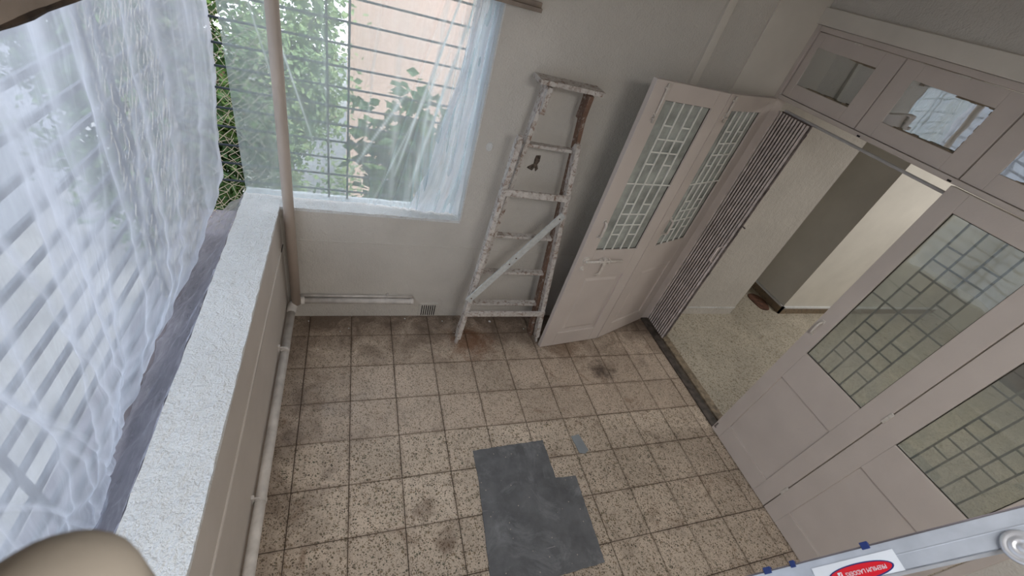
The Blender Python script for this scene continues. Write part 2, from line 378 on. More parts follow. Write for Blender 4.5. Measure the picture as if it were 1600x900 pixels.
# dado ridge and vertical casings on back wall
bm = bmesh.new(); tube(bm, [(x, YB-.001, .703+.004*math.sin(x*3)) for x in [XL+.06+.1*i for i in range(30)]], .0035, 6)
struct('trim_7', bm, M['wall'], 'thin ridge in the plaster across the back wall')
struct('trim_8', BB((2.0, 2.055, YB-.024, YB+.002, .1, CZ)), M['smoothwall'], 'flat vertical casing on the back wall above the doors', bevel=.003)
struct('trim_9', BB((2.35, XR, YB-.014, YB+.002, .0, CZ)), M['smoothwall'], 'slightly raised plaster band beside the right wall', bevel=.003)
# dark worn edge where plaster meets the floor
# ---- parapet
bm = bmesh.new(); box(bm, XO+.004, XL, YR, YB+.19, -.1, PZ-.02)
struct('wall_left', bm, M['parapet_side'], 'low painted parapet wall')
rough_slab('trim_10', XO, XL+.003, YR, YB+.2, PZ-.022, PZ, M['white'], 90, 12, .0045, 'rough whitewashed top of the parapet')
bm = bmesh.new()
tube(bm, [(XL+.001, y, .672+.003*math.sin(y*5)) for y in [YR+.13*i for i in range(29)]], .006, 6)
struct('trim_11', bm, M['parapet_side'], 'raised bead along the inner parapet face')
struct('trim_12', B(XL-.001, XL+.0025, YR, YB, .650, .658), M['dark'], 'dark crack under the parapet bead')
# ledge outside the parapet, lintel over the left opening
struct('trim_13', B(XO-.42, XO, YR-1, YB+.5, .48, .56), M['conc'], 'concrete ledge outside the parapet')
struct('trim_14', B(XO, XL, YR, YB+.2, 2.262, CZ), M['beam'], 'brown painted beam over the left opening')
bm = bmesh.new(); tube(bm, [(XL-.004+.002*noise.noise(Vector((y*9, 0, 0))), y, 2.26+.002*noise.noise(Vector((0, y*12, 3)))) for y in [YR+.03+.04*i for i in range(92)]], [.006+.002*noise.noise(Vector((i*.7, 1, 1))) for i in range(92)], 7)
struct('trim_15', bm, M['beamedge'], 'raw chipped lower edge of the brown beam')
struct('ceiling', BB((XO, 8.0, YR-.2, YB+.22, CZ, CZ+.12), (3.9, 8.0, YB+.22, 5.35, CZ, CZ+.12)), M['ceil'])
struct('wall_rear', B(XO-.02, 8.0, YR-.15, YR, -.1, CZ), M['wall'])
# ---- right wall: above the doors, beyond them
DZ = 2.185
struct('wall_right', BB((XR, XR+.16, YR, YB+.02, 2.69, CZ), (XR, XR+.16, YR, -.0, -.1, 2.69)), M['wall'], 'wall above and beside the doorway')
struct('trim_16', BB((XR-.028, XR+.1, YR, YB+.03, 2.603, 2.692)), M['smoothwall'], 'plaster ledge band above the fanlights', bevel=.004)
# door frame: jambs, transom beam, head
struct('trim_17', BB((XR-.012, XR+.085, 0, YB-.0455, 2.160, DZ), (XR-.012, XR+.085, 0, YB-.0455, 2.572, 2.6025), (XR-.012, XR+.085, YB-.045, YB+.03, 0, 2.6025), (XR-.012, XR+.085, -.04, -.0005, 0, 2.6025)), M['door'], 'painted door frame with transom bar', bevel=.003)
# small dark mortices in transom bar
for y in (1.79, 1.257):
    struct('trim_18', B(XR-.0135, XR-.011, y-.01, y+.01, 2.163, 2.172), M['dark'], 'small dark slot in the transom bar')

# ---- fanlights
R_TILT, R_YAW = math.radians(-3.2), math.radians(4.4)      # added turn of the panes, so they mirror the bright back window
def fanlight(k, y0, y1, gy0, gy1):
    r = empty('window_%d' % k, (XR+.02, (y0+y1)/2, DZ)); r['kind'] = 'structure'
    Z0, Z1, G0, G1 = 0.003, 2.569-DZ, 2.270-DZ, 2.489-DZ; c = (y0+y1)/2
    y0 -= c; y1 -= c; gy0 -= c; gy1 -= c
    obj('frame', BB((-.02, .02, y0+.003, gy0, Z0, Z1), (-.02, .02, gy1, y1-.003, Z0, Z1), (-.02, .02, gy0, gy1, Z0, G0), (-.02, .02, gy0, gy1, G1, Z1)), M['door'], r, bevel=.002)
    gm_, gz_ = (gy0+gy1)/2, (G0+G1)/2
    go = obj('glass', B(-.0015, .0015, gy0-.002-gm_, gy1+.002-gm_, G0-.002-gz_, G1+.002-gz_), M['glassT'], r)
    go.location = (0, gm_, gz_); go.rotation_euler = (0, R_TILT, R_YAW)
    bm = bmesh.new(); random.seed(k)
    for (ya, yb, za, zb) in ((gy0, gy1, G0, G0), (gy0, gy1, G1, G1), (gy0, gy0, G0, G1), (gy1, gy1, G0, G1)):
        n = 14
        for i in range(n):
            s = i/n; e = (i+1)/n; t_ = random.uniform(.003, .010)
            box(bm, -.006, -.001, ya+(yb-ya)*s-(t_ if ya == yb else 0), ya+(yb-ya)*e+(t_ if ya == yb else 0), za+(zb-za)*s-(t_ if za == zb else 0), za+(zb-za)*e+(t_ if za == zb else 0))
    obj('putty', bm, M['sillstone'], r)
    bm = BB((-.024, -.02, -.03, .03, Z1-.008, Z1+.001)); obj('hinge', bm, M['doorhw'], r)
    return r
SASH = [(1.852, 2.452, 1.972, 2.392), (1.238, 1.85, 1.340, 1.742), (.624, 1.236, .73, 1.13), (.004, .622, .11, .51)]
for i, s in enumerate(SASH):
    o = fanlight(i+2, *s)
    o['label'] = ['fanlight nearest the back wall with dusty grey pane', 'second fanlight with bright reflection in its pane', 'third fanlight cut by the picture edge', 'fanlight over the near door leaf'][i]

# ---- hall beyond
struct('wall_hall', BB((XR+.16, 3.98, YB+.04, YB+.1, 0, CZ)), M['cream'], 'cream hall wall behind the folding gate')
struct('wall_passage_left', B(3.93, 3.98, YB+.1, 5.2, 0, CZ), M['cream'])
struct('wall_passage_right', B(4.765, 8.0, YB+.04, 5.2, 0, CZ), M['cream'], 'cream wall right of the dark passage')
struct('wall_passage_end', B(3.93, 4.8, 5.2, 5.3, 0, CZ), M['cream'])
struct('wall_hall_right', B(7.9, 8.0, YR, YB+.1, 0, CZ), M['cream'])
struct('baseboard_1', B(XR+.17, 3.985, YB+.022, YB+.041, 0, .085), M['skirt'], 'terrazzo skirting under the cream hall wall')
struct('baseboard_2', BB((XR+.17, 3.985, YB+.018, YB+.041, .085, .105)), M['white'], 'white line on top of the skirting')
struct('baseboard_3', BB((4.745, 8, YB+.02, YB+.041, 0, .085), (4.745, 4.766, YB+.02, 5.2, 0, .085)), M['skirt'], 'terrazzo skirting round the passage corner')
struct('baseboard_4', BB((4.742, 8, YB+.016, YB+.041, .085, .105), (4.742, 4.766, YB+.016, 5.2, .085, .105)), M['white'])

# ---- top track of the gate
tr_ = T([(XR+.10, .02, 2.098), (XR+.10, 2.43, 2.098)], .009, 10)
struct('trim_19', tr_, M['chrome'], 'shiny gate track rail under the transom')

# ================================================================ DOORS
GRID_H = [(1.921, (1, 3)), (1.839, (1, 2, 3)), (1.757, (1, 2, 3)), (1.678, (1, 3)), (1.54, (0, 1, 2, 3, 4)), (1.393, (1, 3)), (1.313, (1, 2, 3)), (1.227, (1, 2, 3)), (1.146, (1, 3))]
def door(k, loc, rz, W, g0, g1, p0, p1, front_grille, glass, label, mirror=False):
    """local x across the leaf, local -y faces the viewer"""
    r = empty('door_%d' % k, loc, rz); r['kind'] = 'structure'; r['label'] = label
    H, th = 2.155, .036; Z0 = .008
    gz0, gz1, pz0, pz1 = 1.015, 2.056, .158, .775
    a, b = -th/2, th/2
    bx = [(0, g0, a, b, Z0, H), (g1, W, a, b, Z0, H), (g0, g1, a, b, gz1, H), (g0, g1, a, b, pz1, gz0), (g0, g1, a, b, Z0, pz0)]
    if p0 != g0: pass
    obj('frame', BB(*bx), M['door'], r, bevel=.0025)
    # raised panel: recess, then a bevelled field
    bm = bmesh.new(); box(bm, g0, g1, a+.013, b-.013, pz0, pz1)
    for s in (-1, 1):
        y0 = (a+.013) if s < 0 else (b-.013); y1 = y0+s*.007
        q = .035; q2 = .055
        v0 = [bm.verts.new((x, y0, z)) for x, z in ((g0+q, pz0+q), (g1-q, pz0+q), (g1-q, pz1-q), (g0+q, pz1-q))]
        v1 = [bm.verts.new((x, y1, z)) for x, z in ((g0+q2, pz0+q2), (g1-q2, pz0+q2), (g1-q2, pz1-q2), (g0+q2, pz1-q2))]
        if s < 0 and not front_grille: 
            for v in v0+v1: bm.verts.remove(v)
            continue
        bm.faces.new(v1)
        for i in range(4): bm.faces.new((v0[i], v0[(i+1) % 4], v1[(i+1) % 4], v1[i]))
    obj('panel', bm, M['door'], r)
    obj('glass', B(g0-.003, g1+.003, -.002, .002, gz0-.003, gz1+.003), glass, r)
    # putty line round the glass
    t = .004; obj('putty', BB((g0, g1, -.006, -.002, gz0, gz0+t), (g0, g1, -.006, -.002, gz1-t, gz1), (g0, g0+t, -.006, -.002, gz0, gz1), (g1-t, g1, -.006, -.002, gz0, gz1)), M['gap'], r)
    gy = -.010 if front_grille else .010; gm = M['gridwhite'] if front_grille else M['gridgrey']; bt = .0042
    cols = [g0+(g1-g0)*i/5 for i in range(6)]
    for i in range(1, 5): obj('grille_bar', B(cols[i]-bt, cols[i]+bt, gy-bt, gy+bt, gz0, gz1), gm, r)
    for z, cs in GRID_H:
        runs = []; 
        for c in cs:
            if runs and runs[-1][1] == c: runs[-1][1] = c+1
            else: runs.append([c, c+1])
        for c0, c1 in runs: obj('grille_bar', B(cols[c0], cols[c1], gy-bt*.8, gy+bt*.8, z-bt, z+bt), gm, r)
    return r
def handle(parent, x, z0, z1, y=-.018, out=.032):
    h = obj('handle', T([(x, y-.001, z0), (x, y-out*.8, z0+.008), (x, y-out, z0+.022), (x, y-out, z1-.022), (x, y-out*.8, z1-.008), (x, y-.001, z1)], .0085, 10), M['doorhw'], parent, True)
    obj('rose', BB((x-.012, x+.012, y-.004, y+.001, z0-.016, z0+.012), (x-.012, x+.012, y-.004, y+.001, z1-.012, z1+.016)), M['doorhw'], h, bevel=.002)
    return h
A_, B_, C_ = Vector((1.4975, 2.131)), Vector((2.0945, 2.217)), Vector((2.715, 2.461))
d1 = B_-A_; d2 = C_-B_
D1 = door(1, (A_.x, A_.y, 0), math.atan2(d1.y, d1.x), d1.length-.004, .122, .504, .12, .5, True, M['glassF'], 'outer folded-back door leaf with white grille and latch, beside the wooden ladder')
D2 = door(2, (B_.x, B_.y, 0), math.atan2(d2.y, d2.x), d2.length-.004, .115, .540, .1, .5, True, M['glassF'], 'inner folded-back door leaf hinged beside the folding gate')
handle(D1, .083, 1.138, 1.263)
handle(D2, .115, 1.135, 1.262)
# aldrop latch on leaf 1
lt = obj('latch', T([(.062, -.040, .930), (.40, -.036, .920)], .0105, 10), M['doorhw'], D1, True)
bm = bmesh.new(); bmesh.ops.create_cone(bm, cap_ends=True, segments=20, radius1=.026, radius2=.026, depth=.016, matrix=Matrix.Translation((.072, -.025, .932)) @ Matrix.Rotation(math.pi/2, 4, 'X'))
bmesh.ops.create_cone(bm, cap_ends=True, segments=16, radius1=.012, radius2=.009, depth=.03, matrix=Matrix.Translation((.072, -.04, .932)) @ Matrix.Rotation(math.pi/2, 4, 'X'))
box(bm, .05, .095, -.021, -.018, .90, .962)
obj('latch_boss', bm, M['doorhw'], lt, bevel=.001)
bm = bmesh.new(); box(bm, .215, .245, -.048, -.018, .905, .95); box(bm, .19, .205, -.048, -.018, .910, .945); box(bm, .27, .285, -.046, -.018, .905, .942)
obj('latch_keeper', bm, M['doorhw'], lt, bevel=.003)
bm = bmesh.new(); beam(bm, (.232, -.048, .925), (.222, -.052, .815), .022, .005, (0, 1, 0)); beam(bm, (.222, -.052, .82), (.200, -.040, .80), .024, .005, (0, 1, 0))
obj('hasp', bm, M['doorhw'], lt, bevel=.001)
bm = bmesh.new()
bmesh.ops.create_cone(bm, cap_ends=True, segments=18, radius1=.019, radius2=.017, depth=.012, matrix=Matrix.Translation((.065, -.022, .857)) @ Matrix.Rotation(math.pi/2, 4, 'X'))
bmesh.ops.create_cone(bm, cap_ends=True, segments=14, radius1=.009, radius2=.008, depth=.02, matrix=Matrix.Translation((.065, -.03, .857)) @ Matrix.Rotation(math.pi/2, 4, 'X'))
obj('keyhole_plate', bm, M['doorhw'], D1)
def tower_bolt(parent, x, z0, z1):
    b = obj('tower_bolt', T([(x, -.027, z0), (x, -.027, z1)], .0075, 8), M['doorhw'], parent, True)
    bm = bmesh.new(); box(bm, x-.014, x+.014, -.0205, -.018, z0+.01, z0+.06); box(bm, x-.012, x+.012, -.033, -.018, z0+.02, z0+.028); box(bm, x-.012, x+.012, -.033, -.018, z0+.045, z0+.053); box(bm, x-.012, x+.012, -.033, -.018, z1-.03, z1-.02)
    beam(bm, (x, -.03, z0+.035), (x-.028, -.052, z0+.03), .007, .007)
    obj('bolt_plate', bm, M['doorhw'], b)
tower_bolt(D1, .088, 1.93, 2.145)
tower_bolt(D2, .060, 1.99, 2.145)
# near leaves, closed, in the doorway plane, facing -x
D3 = door(3, (XR-.003, 1.232, 0), -math.pi/2, .610, .092, .502, .1, .5, False, M['glassN'], 'closed door leaf whose glass shows the hall floor and a bright window reflection')
D4 = door(4, (XR-.003, .616, 0), -math.pi/2, .612, .108, .500, .1, .5, False, M['glassN'], 'nearest door leaf cut by the picture edge beside the aluminium ladder')
h = handle(D3, .032, 1.14, 1.235, -.018, .026)
def hinge(parent, x, z):
    obj('hinge', BB((x-.010, x+.010, -.026, -.018, z-.04, z+.04)), M['doorhw'], parent, bevel=.004)
for z in (.239, 1.095, 1.93): hinge(D3, .613, z)
obj('bolt', BB((.012, .02, -.024, -.018, .05, .09), (.009, .028, -.022, -.018, .04, .05)), M['gatedark'], D3)

# ================================================================ FOLDING GATE
g = empty('folding_gate', (XR+.10, 2.3, .0))
tagk(g, 'collapsible steel gate folded together at the left of the doorway', 'gate', kind=None)
n = 11; y0, y1 = .150, -.125
gx0, gx1 = -.03, .03
for i in range(n):
    t = i/(n-1); y = y0+(y1-y0)*t
    bm = bmesh.new(); w_ = .0094 if i not in (0, n-1) else .012
    box(bm, gx0, gx0+.003, y-w_, y+w_, .02, 2.085); box(bm, gx0, gx0+.004, y-w_, y-w_+.003, .02, 2.085); 
    ch_ = obj('channel', bm, M['gate'], g)
    if i < n-1: obj('gap_shade_channel', BB((gx1-.012, gx1, y-w_-.0035, y+w_+.0035, .02, 2.085)), M['gatedark'], ch_)  # rear channel coloured dark to carry the shade between the folded channels
for lv in range(5):
    zc = .28+lv*.40
    for i in range(n-1):
        ya = y0+(y1-y0)*i/(n-1); yb = y0+(y1-y0)*(i+1)/(n-1)
        for s in (-1, 1):
            bm = bmesh.new(); beam(bm, (.002+s*.003, ya, zc-.15*s), (s*.003, yb, zc+.15*s), .004, .016, (0, 1, 0))
            o = obj('lattice_strip', bm, M['gatedark'], g)
bm = bmesh.new()
for lv in range(5):
    for i in range(n):
        y = y0+(y1-y0)*i/(n-1)
        for dz in (-.15, .15): bmesh.ops.create_icosphere(bm, subdivisions=1, radius=.006, matrix=Matrix.Translation((gx0+.010, y, .28+lv*.4+dz)))
o = obj('rivet', bm, M['gate'], g); o['kind'] = 'stuff'
obj('handle', T([(gx0, y1+.012, .93), (gx0-.035, y1+.016, .945), (gx0-.035, y1+.016, 1.075), (gx0, y1+.012, 1.09)], .007, 8), M['gate'], g, True)
obj('knob', T([(0, y1-.01, 1.3), (0, y1-.035, 1.3)], .006, 8), M['gatedark'], g)

# ================================================================ PIPES
p_ = obj('downpipe', T([(-.352, 2.438, .19), (-.352, 2.438, 1.5), (-.352, 2.438, CZ)], .030, 24), M['pole'], None, True)
tagk(p_, 'upright painted pipe standing in the corner between parapet and window', 'pipe')
pe = empty('corner_pipe', (-.378, 2.40, .17)); tagk(pe, 'white pipe running low along the parapet and round the corner to the back wall', 'pipe')
def loc(o): o.location = -Vector((-.378, 2.40, .17)); return o
c = [(-.378, 2.36, .168), (-.378, 2.40, .172), (-.372, 2.43, .178), (-.358, 2.455, .184), (-.335, 2.466, .190), (-.30, 2.468, .192)]
loc(obj('elbow', T(c, [.030, .032, .033, .033, .032, .029], 18), M['pipe'], pe, True))
loc(obj('long_pipe', T([(-.378, YR+.02, .20), (-.3785, .2, .19), (-.378, 1.2, .185), (-.378, 2.38, .168)], .0255, 18), M['pipe'], pe, True))
loc(obj('short_pipe', T([(-.33, 2.468, .190), (.44, 2.470, .188), (.452, 2.470, .188)], .0225, 18), M['pipe'], pe, True))
loc(obj('end_cap', T([(.440, 2.470, .188), (.468, 2.470, .188), (.474, 2.47, .188)], [.0255, .0255, .018], 18), M['pipe'], pe, True))
loc(obj('thin_pipe', T([(-.36, 2.486, .222), (.46, 2.486, .220)], .010, 10), M['pipe'], pe, True))
for y in (2.0, 1.06, .1):
    bm = bmesh.new(); tube(bm, [(-.378, y-.009, .186), (-.378, y+.009, .186)], .0285, 16); box(bm, -.412, -.40, y-.009, y+.009, .15, .235)
    box(bm, -.41, -.378, y-.004, y+.004, .212, .222)
    loc(obj('clip', bm, M['pipe'], pe))
bm = bmesh.new(); tube(bm, [(.262, 2.470, .188), (.278, 2.470, .188)], .026, 16); box(bm, .263, .277, 2.478, 2.499, .205, .245)
loc(obj('clip', bm, M['pipe'], pe))

# ================================================================ VENT, MARKS
v = empty('wall_vent', (.602, YB-.001, .068)); tagk(v, 'small slotted vent at the foot of the back wall', 'vent')
obj('backing', B(-.062, .062, -.003, .001, -.058, .058), M['dark'], v)
obj('surround', BB((-.078, .078, -.006, .002, .056, .074), (-.078, -.060, -.006, .002, -.062, .06), (.060, .078, -.006, .002, -.062, .06)), M['wall'], v, bevel=.001)
for i in range(8):
    x = -.06+.12*i/7; obj('slat', B(x-.0042, x+.0042, -.008, .0, -.058, .06), M['wall'], v)
def blob(cx, cz, pts):
    bm = bmesh.new(); a = [bm.verts.new((cx+x, YB-.004, cz+z)) for x, z in pts]; b = [bm.verts.new((cx+x*1.1, YB+.001, cz+z*1.1)) for x, z in pts]
    bm.faces.new(a); bm.faces.new(b)
    for i in range(len(a)): bm.faces.new((a[i], a[(i+1) % len(a)], b[(i+1) % len(a)], b[i]))
    return bm
o = obj('plaster_chip', blob(1.142, 1.43, [(-.012, .055), (.018, .058), (.022, .02), (.012, .0), (.026, -.03), (.012, -.05), (.0, -.022), (-.012, -.046), (-.03, -.04), (-.052, -.03), (-.04, -.018), (-.014, .0), (-.016, .03)]), M['mark'])
tagk(o, 'dark chipped patch in the back wall seen through the wooden ladder', 'chip')
bm = blob(.802, 1.50, [(.02*math.cos(t), .028*math.sin(t)) for t in [i*.524 for i in range(12)]]); 
o = obj('plug_cover', bm, M['white']); tagk(o, 'small round white blob of filler beside the window reveal', 'filler')

# ================================================================ WOODEN LADDER
L = empty('wooden_ladder', (1.145, 2.25, 0)); tagk(L, 'old paint-splattered wooden stepladder leaning folded against the back wall', 'ladder')
def lw(name, bm, mat, parent=None, bevel=.002):
    o = obj(name, bm, mat, parent or L, False, bevel)
    if not parent: o.location = (-1.145, -2.25, 0)
    return o
cx = 1.145
def main_pt(s, z): t = z/1.95; return Vector((cx+s*(.318-.182*t), 2.285+.105*t, z))
def leg_pt(s, z): t = z/1.63; return Vector((cx-.036*t+s*(.345-.150*t), 2.195+.135*t, z))
for s in (-1, 1):
    bm = bmesh.new(); beam(bm, main_pt(s, 0), main_pt(s, 1.955), .026, .068, (0, 1, 0))
    lw('rail', bm, M['oldwood2'] if s > 0 else M['oldwood'])
    bm = bmesh.new(); a = leg_pt(s, .0); b = leg_pt(s, 1.64); beam(bm, a+(b-a)*.035, b, .034, .056, (0, 1, 0)); beam(bm, a+(b-a)*0.0+Vector((s*.004, 0, 0)), a+(b-a)*.04, .018, .036, (0, 1, 0))
    tube(bm, [b+Vector((-.015, 0, .0)), b+Vector((.015, 0, .0))], .026, 14)
    lw('support_leg', bm, M['oldwood'])
    # bracket under cap
    bm = bmesh.new(); beam(bm, main_pt(s, 1.80)+Vector((-s*.016, -.012, 0)), main_pt(s, 1.955)+Vector((-s*.004, -.03, 0)), .03, .085, (0, 1, 0)); lw('bracket', bm, M['oldwood'] if s < 0 else M['oldwood2'])
for z in (.34, .645, .955, 1.27, 1.605):
    a, b = main_pt(-1, z), main_pt(1, z); bm = bmesh.new(); beam(bm, a, b, .048, .020, (0, 0, 1)); lw('tread', bm, M['oldwood'])
bm = bmesh.new(); beam(bm, (cx-.205, 2.375, 1.975), (cx+.205, 2.375, 1.975), .135, .026, (0, 0, 1)); lw('top_board', bm, M['oldwood'], bevel=.003)
for z, e, m_ in ((.325, .335, 'oldwood'), (1.315, .215, 'oldwood')):
    a, b = leg_pt(-1, z), leg_pt(1, z); off = Vector((0, -.030, 0)); d = (b-a).normalized()
    bm = bmesh.new(); beam(bm, a+off-d*.008, b+off+d*.012, .018, .045, (0, 0, 1)); lw('cross_bar', bm, M[m_])
bm = bmesh.new(); beam(bm, (.800, 2.178, .470), (1.345, 2.262, 1.20), .012, .050, (-.6, 0, .6)); o = lw('brace', bm, M['cleanwood']); o['label'] = 'white painted diagonal batten'
for t in (.04, .45, .52, .96):
    bm = bmesh.new(); q = Vector((.800, 2.178, .470)).lerp(Vector((1.345, 2.262, 1.20)), t)+Vector((0, -.008, 0)); bmesh.ops.create_icosphere(bm, subdivisions=1, radius=.0055, matrix=Matrix.Translation(q)); lw('nail', bm, M['rust'], o, 0)

# ================================================================ FLOOR PIECES
def plate(name, poly, z0, th, mat, label, cat):
    cxx = sum(p[0] for p in poly)/len(poly); cyy = sum(p[1] for p in poly)/len(poly)
    pp = []; n = len(poly)
    for i in range(n):
        a, b = poly[i], poly[(i+1) % n]; k = max(1, int(math.hypot(b[0]-a[0], b[1]-a[1])/.02))
        for j in range(k):
            x = a[0]+(b[0]-a[0])*j/k; y = a[1]+(b[1]-a[1])*j/k; q = .0022 if j else 0
            pp.append((x-cxx+random.uniform(-q, q), y-cyy+random.uniform(-q, q)))
    o = obj(name, prism(pp, 0, th), mat); o.location = (cxx, cyy, z0); return tagk(o, label, cat)
k = NT('worn_grey_board'); p = k.pos()
c0 = k.ramp(k.noise(p, 7, 6, .65), [(.3, srgb(84, 85, 87)), (.7, srgb(112, 113, 115))])
c0 = k.mix(k.ramp(k.noise(p, 3.3, 7, .75, 1.4), [(.50, 0.0), (.70, .6)]), c0, srgb(150, 152, 154))
mp = k.n('Mapping'); mp.inputs['Scale'].default_value = (4, 60, 1); mp.inputs['Rotation'].default_value = (0, 0, -.18); k.l(p, mp.inputs[0])
c0 = k.mix(k.ramp(k.noise(mp.outputs[0], 1, 3), [(.70, 0.0), (.73, .45)]), c0, srgb(160, 160, 160))
vv = k.n('TexVoronoi'); vv.inputs['Scale'].default_value = 24; k.l(p, vv.inputs['Vector'])
c0 = k.mix(k.math('LESS_THAN', vv.outputs['Distance'], .09), c0, srgb(164, 156, 146))
k.l(c0, k.b.inputs['Base Color']); k.b.inputs['Roughness'].default_value = .6; k.bump(k.noise(p, 60, 4), .25, .003)
M['board'] = k.m
plate('grey_board', [(.756, 1.276), (1.254, 1.292), (1.258, .90), (.756, .90)], .0018, .0035, M['board'], 'smaller grey sheet half under the larger one on the floor', 'board')
plate('grey_board', [(.752, 1.062), (.90, 1.058), (1.0, 1.036), (1.397, 1.020), (1.380, .520), (.90, .505), (.725, .535), (.712, .60)], .006, .004, M['board'], 'larger grey sheet lying on top on the tiled floor', 'board')
plate('grey_strip', [(1.474, 1.295), (1.538, 1.303), (1.566, 1.180), (1.528, 1.158), (1.490, 1.168)], .0016, .004, M['strip'], 'small pale grey offcut on the tiles beside the grey sheets', 'offcut')
CRUMB = ['largest white plaster crumb, on the floor under the wooden ladder', 'white crumb in the dirt left of the vent by the back wall', 'small white crumb beside another left of the vent, nearer the corner', 'white crumb against the wall just left of the vent', 'white crumb on the floor in the left back corner', 'white crumb on the floor just right of the vent', 'tiny white crumb near the corner pipe on the left', 'tiny white crumb left of the wooden ladder foot', 'white crumb near the right foot of the wooden ladder']
def debris(x, y, z, s, i):
    bm = bmesh.new(); bmesh.ops.create_icosphere(bm, subdivisions=1, radius=s)
    for v_ in bm.verts: v_.co = Vector((v_.co.x*(1+.4*noise.noise(v_.co*90+Vector((i, 0, 0)))), v_.co.y, max(v_.co.z*.5, -s*.4)+s*.35))
    o = obj('plaster_crumb', bm, M['white']); o.location = (x, y, z); return tagk(o, CRUMB[i], 'crumb', 'plaster crumbs along the back wall')
for i, (x, y, s) in enumerate([(1.13, 2.42, .012), (.0, 2.36, .006), (-.06, 2.33, .005), (.42, 2.46, .007), (-.28, 2.44, .006), (.72, 2.43, .006), (-.2, 2.16, .004), (.80, 2.3, .004), (1.42, 2.33, .006)]): debris(x, y, .003, s, i)
bm = bmesh.new()
pts = [(.105*math.cos(t)*(1+.10*math.sin(3*t+1)), .16*math.sin(t)*(1+.08*math.cos(2*t))) for t in [i*2*math.pi/28 for i in range(28)]]
o = obj('drain_cover', prism(pts, 0, .010), M['rust'], None, False, .003); o.location = (4.61, 2.72, .0); tagk(o, 'rusty brown round drain cover on the hall floor by the passage', 'drain')

# ================================================================ DARK CABINET IN THE HALL
cb = empty('low_cabinet', (7.62, 1.20, 0)); tagk(cb, 'dark reddish brown wooden piece on the hall floor seen through the nearest door glass', 'cabinet')
M['darkwood'] = mat_plain('dark_red_wood', srgb(74, 44, 36), .45, 0, .2, 12, .2)
obj('body', BB((-.24, .24, -.36, .36, .05, .52)), M['darkwood'], cb, bevel=.006)
obj('top', BB((-.26, .26, -.38, .38, .52, .55)), M['darkwood'], cb, bevel=.006)
obj('plinth', BB((-.22, .22, -.34, .34, 0, .05)), M['dark'], cb)
for y in (-.18, .18):
    dr = obj('door', BB((-.256, -.24, y-.165, y+.165, .08, .49)), M['darkwood'], cb, bevel=.004)
    obj('knob', T([(-.255, y*.25, .30), (-.28, y*.25, .30)], .010, 10), M['doorhw'], dr)

# ================================================================ PLASTIC SHEETS
def lerp_path(path, t):
    for (a, va), (b, vb) in zip(path, path[1:]):
        if t <= b:
            f = (t-a)/(b-a); return [va[i]+(vb[i]-va[i])*f for i in range(len(va))]
    return list(path[-1][1])
def sheet(name, fn, nu, nv, mat, label):
    me = bpy.data.meshes.new(name); vs = []; fs = []; uv = []; fo = []
    for j in range(nv+1):
        for i in range(nu+1):
            q = fn(i/nu, j/nv); vs.append(q[:3]); fo.append(q[3] if len(q) > 3 else 0.0); uv.append((i/nu, j/nv))
    for j in range(nv):
        for i in range(nu): a = j*(nu+1)+i; fs.append((a, a+1, a+nu+2, a+nu+1))
    me.from_pydata(vs, [], fs); at = me.attributes.new('fold', 'FLOAT', 'POINT'); at.data.foreach_set('value', fo); ul = me.uv_layers.new(name='UVMap')
    for p in me.polygons:
        p.use_smooth = True
        for li in p.loop_indices: ul.data[li].uv = uv[me.loops[li].vertex_index]
    me.materials.append(mat); o = bpy.data.objects.new(name, me); COL.objects.link(o)
    return tagk(o, label, 'plastic sheet')
def N(x, y, z=0): return noise.noise(Vector((x, y, z)))
XZ = [(-2.5, (-.63,)), (-1.95, (-.650,)), (-1.6, (-.66,)), (-1.3, (-.68,)), (-1.06, (-.70,)), (-.92, (-.73,)), (-.83, (-.765,)), (-.65, (-.80,)), (-.5, (-.82,))]
BOT = [(0, (-1.1, .60)), (.45, (.55, .635)), (.6, (.82, .645)), (.7, (1.13, .648)), (.78, (1.40, .68)), (.84, (1.60, .74)), (.90, (1.90, .83)), (.95, (2.28, .86)), (.98, (2.52, .92)), (1.0, (2.68, 1.0))]
def ridge(x): return 1-abs(2*(x-math.floor(x))-1)
def left_sheet(u, v):
    yt = -1.1+(2.555+1.1)*u; zt = 2.5
    yb, zb = lerp_path(BOT, u)
    z = zt+(zb-zt)*v
    y = yt+(yb-yt)*v**1.2
    if u > .8: y += (u-.8)/.2*.09*math.sin(math.pi*min(1, v*1.05))**2
    x = lerp_path(XZ, -z)[0]
    a = .25+.75*v
    d = .024*math.sin(u*19+2.5*N(u*3, v*1.5))*a+.010*math.sin(u*47+6*N(u*4, v*2, 3))*a
    dg = y*1.0+(z-.7)*1.6      # fan folds near the bottom
    d += .014*N(dg*9, (y-z)*1.3, 7)*v + .003*N(u*90, v*7, 2) + .003*N(y*20, z*14, 5)
    # long creases, where the film lies double it is denser
    fo = 0.0
    for (c0, c1, amp, wd, fd) in CREASE:
        cc = c0+(c1-c0)*v+.008*N(v*6, c0*40); g = math.exp(-((u-cc)/wd)**2); d += amp*a*g; fo += fd*g*(.4+.6*min(1, 1.6*abs(N(v*4, c0*70))+.35))
    fo += .10*max(0, N(u*45+v*3, v*4, 12)) + .10*max(0, N(u*20-v*10, v*5, 17))
    return (x-.012-d*.9, y, z, min(fo, .6))
